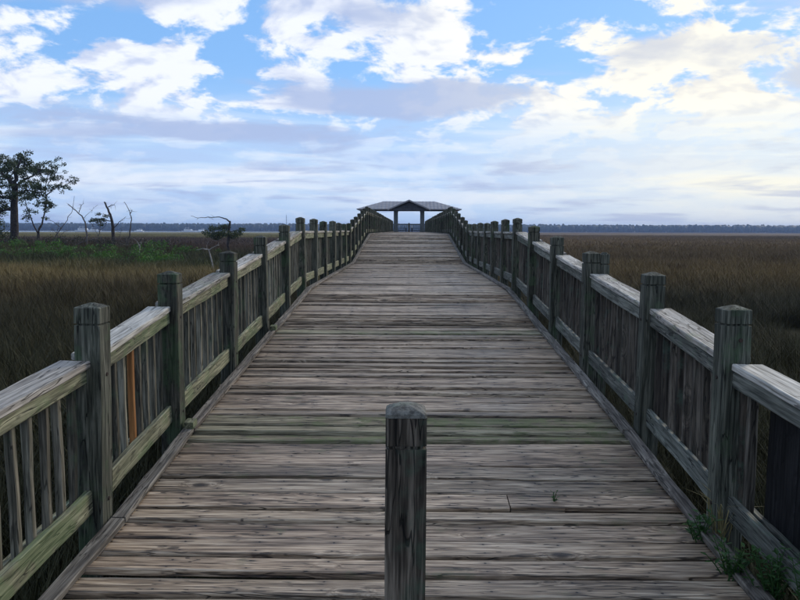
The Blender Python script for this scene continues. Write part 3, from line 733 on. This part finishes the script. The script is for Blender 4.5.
# a leafy bush at the oak's foot, at the picture's border
e = put('shrub', None); tag(e, 'dark leafy bush growing at the foot of the thick-trunked tree', 'shrub')
b0 = at(2, 246, TY - 2); b0.z = ground_z(b0.x, b0.y)
mb = MB()
for k in range(5): mb.tube([b0 + Vector((random.uniform(-.2, .2), 0, -.1)), b0 + Vector((random.uniform(-.6, .6), random.uniform(-.4, .4), 1.1)), b0 + Vector((random.uniform(-1, 1), random.uniform(-.6, .6), 2.2))], [.05, .035, .012], 5)
mb.build('stem', M['bark'], e)
crown('crown', [(at(x, y, TY - 2), r) for x, y, r in ((0, 226, .8), (5, 234, .8), (-4, 236, .9), (4, 243, .8), (-8, 245, .9), (8, 247, .5))], 240, 0.10, 4, M['oak_leaf'], e)

# ---- the slender multi-stemmed tree with airy leaves
SY = 72.0
e = put('slender_tree', None); tag(e, 'slender several-stemmed tree with airy sparse leaves beside the thick-trunked tree', 'tree')
mb = MB(); base = at(38.5, 251, SY); base.z = ground_z(base.x, base.y) - 0.3; tips = []
f0 = at(38.5, 234, SY)
limb(mb, [base, f0], .17, .14, 8, 4, .015, 2)
for i, (pts, r) in enumerate(([((38.5, 234), (43, 219), (46, 203), (45.5, 190), (48, 175), (51, 163)), .10], [((38.5, 234), (42, 222), (45, 213), (44, 200), (40, 185)), .06], [((38.5, 234), (34, 226), (30, 216), (26, 205), (24, 194)), .09],
                              [((45.5, 196), (52, 190), (60, 187), (67, 184), (71, 181)), .06], [((47, 186), (54, 176), (58, 168)), .05], [((45.5, 205), (49, 209), (53, 206)), .045], [((46, 182), (40, 172), (38, 166)), .05])):
    pp = limb(mb, px_path(pts, SY, .4, i), r, .02, 6, 3, .04, 40 + i); tips += twigs(mb, pp, 12, .75, .018, 80 + i)
mb.build('trunk', M['bark'], e, True)
cl = [(t, random.uniform(.18, .42)) for t in tips]
for (x, y, r) in ((50, 163, .4), (56, 166, .4), (47, 171, .45), (53, 176, .5), (60, 178, .4), (44, 180, .5), (58, 187, .5), (66, 187, .4), (71, 183, .3), (50, 189, .55), (42, 190, .5), (46, 203, .45), (40, 205, .4), (52, 206, .4), (35, 212, .4), (28, 210, .4), (36, 196, .45), (32, 187, .4), (62, 192, .35), (70, 189, .25)):
    cl.append((at(x, y, SY + random.uniform(-1.2, 1.2)), r))
crown('crown', cl, 260, 0.11, 5, M['light_leaf'], e, 0.7)

# ---- dead trees
def snag(name, label, paths, Y, seed, mat='dead_wood', leaves=None, ground=True, twig=6):
    e = put(name, None); tag(e, label, 'tree'); mb = MB()
    for i, (pts, r0, r1) in enumerate(paths):
        pp = px_path(pts, Y, .25, seed + i)
        if i == 0 and ground: pp[0].z = min(pp[0].z, ground_z(pp[0].x, pp[0].y) - 0.25)
        pth = limb(mb, pp, r0 * 1.12, r1 * 1.2, 7, 3, .03, seed + 10 + i); twigs(mb, pth, twig, .5, .016, seed + 30 + i, .2)
    mb.build('trunk', M[mat], e, True)
    if leaves:
        crown('crown', [(at(x, y, Y + random.uniform(-.6, .6)), r * 1.5) for x, y, r in leaves], 620, .085, seed, M['oak_leaf'], e, .55)
    return e
snag('dead_tree', 'thin bare dead stem leaning over towards the slender leafy tree', [(((49, 252), (55, 237), (61, 228.5), (67.5, 220), (72.5, 210), (74.4, 196)), .06, .012), (((61, 228), (54, 222), (47, 219)), .03, .008)], 74, 200)
snag('dead_tree', 'pale dead trunk bent sideways at its broken top', [(((88, 256), (87, 234), (85, 222), (82, 216), (76, 210.6), (68, 204)), .085, .03), (((79, 212.5), (81, 206), (84, 203)), .035, .01), (((84, 218), (90, 212), (95, 207)), .02, .006)], 70, 230)
snag('dead_tree', 'stout dark dead trunk with snapped limbs and a few leafy sprays', [(((115.5, 252), (113.5, 238), (113, 227.5), (111, 217.5), (108, 209), (104.4, 202)), .20, .06), (((108.5, 207), (111, 205.5), (114.8, 205)), .05, .015), (((111.5, 221), (104, 220.5), (97, 220), (91, 220)), .05, .015),
     (((113, 229), (119, 222), (126, 216.5)), .05, .012), (((114, 246), (109, 241), (107.5, 246)), .10, .05), (((111, 218), (107, 215), (98, 213.5)), .03, .01)], 73, 260, 'bark', ((94, 220, .3), (99, 221, .35), (103, 220, .28), (98, 214, .22), (106, 216, .22), (101, 225, .22), (91, 221, .2)))
snag('dead_tree', 'crooked dead trunk tapering to a thin broken tip, beside the pale antler-like stump', [(((125.6, 260), (126.4, 247), (129, 237.5), (130, 230), (131.5, 220), (130, 212), (124.4, 202)), .09, .02), (((130.2, 214), (132.5, 210)), .03, .01)], 68, 290)
snag('dead_stump', 'small pale antler-like dead stump in the marsh grass', [(((137.5, 255), (140, 246), (137, 241)), .06, .02), (((139, 248), (141.5, 242)), .03, .01)], 60, 320, 'pale_dead_wood', twig=2)
snag('fallen_log', 'bare fallen trunk lying aslant among the dead trees', [(((58, 250), (72, 245.5), (86, 241), (102, 236.5)), .07, .025), (((86, 241), (88, 235)), .03, .01)], 71, 340, ground=False)
snag('leaning_tree', 'small low tree with one long bare limb reaching out sideways, beside the railing', [(((229, 252), (228.5, 240), (229, 230), (230, 221)), .13, .07), (((230, 222), (227, 219.5), (223, 218), (218, 217), (208, 217), (198, 218), (191, 216)), .065, .012), (((229, 234), (220, 234), (212, 233)), .05, .012), (((229, 232), (236, 231), (243, 228.5)), .05, .012), (((229, 228), (224, 227), (213, 228)), .04, .01)], 66, 360, 'bark',
     ((206, 232.5, .3), (211, 234, .45), (216, 235.5, .45), (221, 234, .4), (213, 228.5, .35), (222, 228, .4), (226, 227, .35), (225, 233, .4), (234, 235, .4), (238, 233, .35), (242, 229.5, .28), (217, 238, .3), (231, 237, .35)))
snag('dead_branch', 'pale forked dead branch lying in the grass below the small low tree', [(((216.5, 258), (208.5, 249.5), (203, 248.5), (196, 250)), .05, .012), (((209, 250), (214, 247), (219, 245)), .025, .008)], 46, 380, 'pale_dead_wood', twig=2)

snag('dead_tree', 'grey dead sapling with thin branches between the bent pale trunk and stout dark trunk', [(((97, 254), (98, 240), (100, 228), (101, 219)), .05, .012), (((98.5, 236), (94, 228), (92, 224)), .025, .008), (((99, 232), (105, 226), (107, 222)), .025, .008)], 72, 400, twig=9)
snag('dead_tree', 'low dead bush of tangled bare twigs beside the stout dark trunk', [(((121, 254), (121, 246), (119, 238), (122, 230)), .05, .012), (((121, 246), (126, 240), (127, 233)), .03, .008), (((120, 243), (115, 237)), .03, .008), (((121, 250), (128, 246), (134, 244)), .03, .008)], 71, 420, twig=12)
snag('dead_tree', 'bare grey stem with drooping twigs beside the slender leafy tree', [(((60, 254), (59, 242), (57, 232), (59, 222)), .05, .012), (((58.5, 238), (64, 232), (69, 231)), .025, .008), (((57.5, 234), (52, 229)), .025, .008)], 73, 440, twig=9)
brush = []; rg0 = random.Random(77)
for _ in range(150):
    x = rg0.uniform(-42, -24); y = rg0.uniform(66, 80); brush.append((Vector((x, y, ground_z(x, y) + rg0.uniform(.1, 1.1))), rg0.uniform(.3, .7)))
o = crown('brushwood', brush, 170, .085, 81, M['brush_leaf'], None, .8); tag(o, 'dark brown-green brush tangled among the dead trees', 'brush', kind='stuff')
# ---- green undergrowth on the hummock
rg = random.Random(17); cl = []
for _ in range(560):
    x = rg.uniform(-47, -17); y = rg.uniform(53, 68) - 0.25 * (x + 32) * 0.2
    if rg.random() < sstep(-14, -22, x) * sstep(-.35, .1, mnoise.noise(Vector((x * .22, y * .35, 5)))): cl.append((Vector((x, y, ground_z(x, y) + rg.uniform(.05, .35 + .9 * max(0, mnoise.noise(Vector((x * .3, y * .3, 1))) + .3)))), rg.uniform(.3, .75)))
o = crown('undergrowth', cl, 190, .10, 8, M['shrub_leaf'], None, .75); tag(o, 'bright green low undergrowth round the feet of the trees', 'undergrowth', kind='stuff')

# ------------------------------------------------------------------ weeds on and beside the deck
def weed(label, X, Y, Z, h, n, leaf, seed, spread=.5, group=None):
    rnd = random.Random(seed); e = put('weed', None, loc=(X, Y, Z)); tag(e, label, 'weed', group)
    st = MB(); lf = MB()
    for k in range(n):
        a = rnd.uniform(0, 6.28); t = rnd.uniform(.1, spread); hh = h * rnd.uniform(.5, 1.0)
        p0 = Vector((rnd.uniform(-.03, .03) * (n > 3), rnd.uniform(-.03, .03) * (n > 3), 0)); p2 = p0 + Vector((math.cos(a) * t * hh, math.sin(a) * t * hh, hh)); p1 = (p0 + p2) / 2 + Vector((0, 0, .06 * hh))
        st.tube([p0, p1, p2], [.0035, .003, .0015], 4)
        m_ = max(4, int(hh / leaf * 2.4))
        for i in range(m_):
            u = .15 + .85 * i / (m_ - 1); c = p0.lerp(p1, u * 2) if u < .5 else p1.lerp(p2, u * 2 - 1)
            b = i * 2.4 + rnd.uniform(-.5, .5); d = Vector((math.cos(b), math.sin(b), rnd.uniform(.1, .8))).normalized(); s = d.cross(Vector((0, 0, 1))).normalized(); L = leaf * rnd.uniform(.6, 1.2); w = L * .24
            up = Vector((0, 0, L * .10))
            lf.add([c, c + d * L * .45 + s * w, c + d * L - up, c + d * L * .45 - s * w, c + d * L * .45 - up], [(0, 4, 1), (1, 4, 2), (0, 3, 4), (3, 2, 4)])
    st.build('stem', M['weed_leaf'], e); lf.build('leaves', M['weed_leaf'], e)
    return e
weed('tiny green sprig growing up through a gap in the deck planks', .905, 4.37, deck_z(4.37) - .02, .07, 3, .03, 1, .6)
weed('leafy green weed spilling over the toe board by the post next to the dark boards', 1.62, 3.9, deck_z(3.9), .17, 12, .05, 2, .9)
weed('bushy weed growing through the railing foot in front of the dark boards', 1.73, 3.32, deck_z(3.32) - .03, .30, 18, .045, 3, .6)
weed('dense leafy weed over the toe board, in front of the dark boards', 1.63, 3.52, deck_z(3.52) - .02, .22, 18, .042, 4, .8)
weed('tall leafy weed standing in front of the dark boards', 1.78, 3.08, deck_z(3.08) - .05, .40, 14, .05, 5, .4)
rnd = random.Random(4); b = MB()
for k in range(26):
    a = rnd.uniform(0, 6.28); h = rnd.uniform(.12, .34); t = rnd.uniform(.2, .9); p = Vector((rnd.uniform(-.04, .04), rnd.uniform(-.05, .05), 0)); d = Vector((math.cos(a), math.sin(a), 0)); s = Vector((-d.y, d.x, 0)) * .004
    q1 = p + d * t * h * .4 + Vector((0, 0, h * .7)); q2 = p + d * t * h + Vector((0, 0, h * .8))
    b.add([p - s, p + s, q1 + s * .8, q1 - s * .8, q2], [(0, 1, 2, 3), (3, 2, 4)])
tag(b.build('grass_tuft', M['straw'], loc=(1.73, 3.92, deck_z(3.92))), 'dry straw-yellow grass tuft at the foot of the post by the dark boards', 'grass tuft')

# ------------------------------------------------------------------ marsh grass (uncountable)
def blade_clump(name, n, rad, h, w, seed):
    rg = np.random.default_rng(seed); V = []; F = []
    for _ in range(n):
        a = rg.uniform(0, 6.283); r = rad * math.sqrt(rg.uniform(0, 1)); p = np.array([math.cos(a) * r, math.sin(a) * r, -.05])
        b = rg.uniform(0, 6.283); d = np.array([math.cos(b), math.sin(b), 0]); s = np.array([-d[1], d[0], 0]) * w * rg.uniform(.6, 1.3)
        hh = h * rg.uniform(.45, 1.1); t = rg.uniform(.05, .85)
        m1 = p + d * t * hh * .35 + np.array([0, 0, hh * .55]); m2 = p + d * t * hh + np.array([0, 0, hh])
        k = len(V); V += [tuple(p - s), tuple(p + s), tuple(m1 + s * .8), tuple(m1 - s * .8), tuple(m2)]; F += [(k, k + 1, k + 2, k + 3), (k + 3, k + 2, k + 4)]
    me = mesh(name, V, F); me.materials.append(M['grass'])
    return bpy.data.objects.new(name, me)            # source for the grass; not itself placed in the scene
def grass_field(name, label, src, pts, scl):
    n = len(pts); me = bpy.data.meshes.new(name); me.vertices.add(n); me.vertices.foreach_set('co', np.asarray(pts, dtype=np.float32).ravel())
    at_ = me.attributes.new('size', 'FLOAT', 'POINT'); at_.data.foreach_set('value', np.asarray(scl, dtype=np.float32))
    rt = me.attributes.new('turn', 'FLOAT', 'POINT'); rt.data.foreach_set('value', np.random.default_rng(3).uniform(0, 6.283, n).astype(np.float32))
    me.update(); o = put(name, me); tag(o, label, 'grass', kind='stuff')
    ng_ = bpy.data.node_groups.new(name, 'GeometryNodeTree')
    ng_.interface.new_socket('Geometry', in_out='INPUT', socket_type='NodeSocketGeometry'); ng_.interface.new_socket('Geometry', in_out='OUTPUT', socket_type='NodeSocketGeometry')
    N = ng_.nodes; Lk = ng_.links
    gi = N.new('NodeGroupInput'); go = N.new('NodeGroupOutput'); jn = N.new('GeometryNodeJoinGeometry')
    for i, so in enumerate(src):
        oi = N.new('GeometryNodeObjectInfo'); oi.inputs['Object'].default_value = so
        ip = N.new('GeometryNodeInstanceOnPoints')
        idx = N.new('GeometryNodeInputIndex'); md = N.new('ShaderNodeMath'); md.operation = 'MODULO'; md.inputs[1].default_value = len(src); Lk.new(idx.outputs[0], md.inputs[0])
        cmp_ = N.new('ShaderNodeMath'); cmp_.operation = 'COMPARE'; cmp_.inputs[1].default_value = i; cmp_.inputs[2].default_value = .1; Lk.new(md.outputs[0], cmp_.inputs[0])
        a1 = N.new('GeometryNodeInputNamedAttribute'); a1.data_type = 'FLOAT'; a1.inputs[0].default_value = 'size'
        a2 = N.new('GeometryNodeInputNamedAttribute'); a2.data_type = 'FLOAT'; a2.inputs[0].default_value = 'turn'
        cb = N.new('ShaderNodeCombineXYZ'); Lk.new(a2.outputs['Attribute'], cb.inputs[2])
        Lk.new(gi.outputs[0], ip.inputs['Points']); Lk.new(cmp_.outputs[0], ip.inputs['Selection']); Lk.new(oi.outputs['Geometry'], ip.inputs['Instance'])
        Lk.new(cb.outputs[0], ip.inputs['Rotation']); Lk.new(a1.outputs['Attribute'], ip.inputs['Scale']); Lk.new(ip.outputs[0], jn.inputs[0])
    Lk.new(jn.outputs[0], go.inputs[0])
    md_ = o.modifiers.new('grass', 'NODES'); md_.node_group = ng_
    return o
rg = np.random.default_rng(12)
def field(y0, y1, dens, smin, smax, wide):
    """random spots between two distances, inside a generous fan either side of the view"""
    pts = []; sc = []
    n = int(dens * (y1 - y0) * wide * (y0 + y1))
    yv_ = np.sqrt(rg.uniform(y0 * y0, y1 * y1, n)); xv = rg.uniform(-1, 1, n) * yv_ * wide
    for x, y in zip(xv, yv_):
        if abs(x) < 2.1 and y < 92: continue
        if abs(x) < 5.8 and 80 < y < 90: continue
        if mnoise.noise(Vector((x * .45, y * .22, 3.0))) < -.24: continue
        k = 1 + .45 * mnoise.noise(Vector((x * .3, y * .16, 8.0))) + .25 * mnoise.noise(Vector((x * .07, y * .05, 2.0)))
        pts.append((x, y, ground_z(x, y))); sc.append(rg.uniform(smin, smax) * k)
    return pts, sc
near_src = [blade_clump('grass_source', 46, .26, .85, .006, 40 + k) for k in range(5)]
mid_src = [blade_clump('grass_source', 60, .7, .8, .014, 60 + k) for k in range(4)]
far_src = [blade_clump('grass_source', 80, 2.2, .7, .05, 70 + k) for k in range(4)]
p, s_ = field(3.0, 32, 11, .75, 1.2, .95)
# strip of grass right beside the walk and on the shore, seen through the balusters
nst = 2600
for x, y in zip(rg.uniform(2.05, 5.5, nst) * rg.choice([-1, 1], nst), rg.uniform(-3, 14, nst)):
    p.append((x, y, ground_z(x, y))); s_.append(rg.uniform(.6, 1.05))
grass_field('marsh_grass', 'tall dark brown-green marsh grass beside the boardwalk', near_src, p, s_)
p, s_ = field(30, 110, 2.6, .75, 1.15, .85); grass_field('marsh_grass', 'straw and rust coloured marsh grass round the trees and beyond the walk ramps', mid_src, p, s_)
p, s_ = field(105, 420, .16, .7, 1.1, .8); grass_field('marsh_grass', 'far brown marsh grass flats reaching out to the river', far_src, p, s_)

# ------------------------------------------------------------------ far shore
rnd = random.Random(31); V = []; F = []
bm = bmesh.new(); bmesh.ops.create_icosphere(bm, subdivisions=2, radius=1.0); ico_v = [v.co.copy() for v in bm.verts]; ico_f = [tuple(v.index for v in f.verts) for f in bm.faces]; bm.free()
icos = []
for k in range(6):
    icos.append([c * (1 + .38 * mnoise.noise(c * 2.1 + Vector((k * 7, 0, 0)))) for c in ico_v])
x = -1900
while x < 1900:
    for row in range(3):
        xx = x + rnd.uniform(-5, 5); yy_ = river_far(xx) + 22 + row * 22 + rnd.uniform(-8, 8); H = 14.2 + 1.6 * mnoise.noise(Vector((xx * .006, row, 0))) + rnd.uniform(-.9, 1.0) + row * 0.8; w = rnd.uniform(4, 7)
        if rnd.random() < .05: H += 1.3; w *= .6
        ic = rnd.choice(icos); b0 = len(V); gz = MARSH + .4
        V += [(xx + c.x * w, yy_ + c.y * w, gz + H * .5 + c.z * H * .5) for c in ic]; F += [tuple(i + b0 for i in f) for f in ico_f]
    x += rnd.uniform(3.5, 6.5)
o = put('far_woods', mesh('far_woods', V, F), None, M['woods']); tag(o, 'dark wooded shore across the river', 'woods', kind='stuff')

def boat(px, Y, L, label, masth=0.0, rz=0.0):
    p = at(px, 231, Y); L *= 1.6; e = put('motor_boat', None, loc=(p.x, Y, MARSH - .6), rot=(0, 0, rz)); tag(e, label, 'boat', 'boats on the river')
    b = MB(); B = L * .16; H = L * .11
    st = [(-.5, .9, 1.0), (-.2, 1.0, 1.0), (.15, .95, 1.05), (.36, .6, 1.18), (.5, .05, 1.32)]; rows = []
    for t, wd, hh in st: rows.append([(t * L, -B * wd, H * hh), (t * L * .94, -B * wd * .7, -.1), (t * L * .94, B * wd * .7, -.1), (t * L, B * wd, H * hh)])
    Vv = [q_ for r_ in rows for q_ in r_]; Ff = []
    for i in range(len(st) - 1):
        for j in range(3): Ff.append((i * 4 + j, i * 4 + j + 1, (i + 1) * 4 + j + 1, (i + 1) * 4 + j))
        Ff.append((i * 4 + 3, i * 4, (i + 1) * 4, (i + 1) * 4 + 3))
    Ff += [(0, 3, 2, 1), (16, 17, 18, 19)]
    b.add(Vv, Ff); b.build('hull', M['boat_white'], e)
    b = MB(); x0, x1 = -.32 * L, .18 * L; b.add([(x0, -B * .7, H), (x1 + .08 * L, -B * .6, H), (x1 + .08 * L, B * .6, H), (x0, B * .7, H), (x0, -B * .62, H * 2.1), (x1, -B * .5, H * 2.0), (x1, B * .5, H * 2.0), (x0, B * .62, H * 2.1)], [(4, 5, 6, 7), (0, 1, 5, 4), (1, 2, 6, 5), (2, 3, 7, 6), (3, 0, 4, 7)])
    cb = b.build('cabin', M['boat_white'], e)
    b = MB(); b.box(-.28 * L, .12 * L, -B * .7, -B * .66, H * 1.45, H * 1.8); b.build('window', M['boat_glass'], cb)
    b = MB(); b.box(-.25 * L, -.02 * L, -B * .5, B * .5, H * 2.9, H * 3.0); b.box(-.24 * L, -.23 * L, -B * .45, -B * .4, H * 2.1, H * 2.9); b.box(-.04 * L, -.03 * L, -B * .45, -B * .4, H * 2.0, H * 2.9); b.build('flybridge', M['boat_white'], e)
    if masth:
        b = MB(); b.tube([(0, 0, H * 2), (0, 0, masth)], [.12, .08], 6); b.tube([(-1.2, 0, masth * .62), (1.2, 0, masth * .62)], [.06, .06], 5); b.build('mast', M['mast'], e)
boat(84, 980, 14, 'long white motor boat on the river behind the dead trees', 0, .1)
boat(95, 1000, 11, 'smaller white boat just behind the long white motor boat', 0, .3)
boat(139, 1050, 9, 'low white boat on the river past the crooked dead trunk', 0, 3.0)
boat(189, 960, 12, 'white boat with a thin mast, moored past the tip of the long bare limb', 16, .2)
boat(201, 1010, 10, 'white cabin boat beside the boat with the thin mast', 0, 2.9)
p = at(282, 229, 1480); e = put('radio_mast', None, loc=(p.x, 1535, MARSH)); tag(e, 'thin lattice radio mast rising above the far woods', 'mast')
b = MB()
for s in ((-.8, -.5), (.8, -.5), (0, .9)): b.tube([(s[0], s[1], 0), (s[0] * .5, s[1] * .5, 34)], [.16, .14], 4)
for k in range(16):
    z = k * 2.1; f = 1 - .5 * z / 34; g2 = 1 - .5 * (z + 2.1) / 34
    b.tube([(-.8 * f, -.5 * f, z), (.8 * g2, -.5 * g2, z + 2.1)], [.09, .09], 4); b.tube([(.8 * f, -.5 * f, z), (0, .9 * g2, z + 2.1)], [.09, .09], 4)
b.build('lattice', M['dark_timber'], e)
b = MB(); b.tube([(0, 0, 33.5), (0, 0, 38)], [.08, .05], 5); b.build('aerial', M['dark_timber'], e)

# ------------------------------------------------------------------ sea air
hz = MB(); hz.box(-4600, 4600, -450, 6100, MARSH - 3.0, 42.0)
m = bpy.data.materials.new('sea_air'); m.use_nodes = True; t = m.node_tree; t.nodes.clear(); q = G(t)
pv = q.n('ShaderNodeVolumePrincipled'); pv.inputs['Color'].default_value = (0.42, 0.60, 1.0, 1); pv.inputs['Density'].default_value = 0.00022; pv.inputs['Anisotropy'].default_value = 0.2
ou = q.n('ShaderNodeOutputMaterial'); t.links.new(pv.outputs[0], ou.inputs['Volume'])
tag(hz.build('haze', m), 'faint blue haze in the air over the marsh', 'haze', kind='stuff')
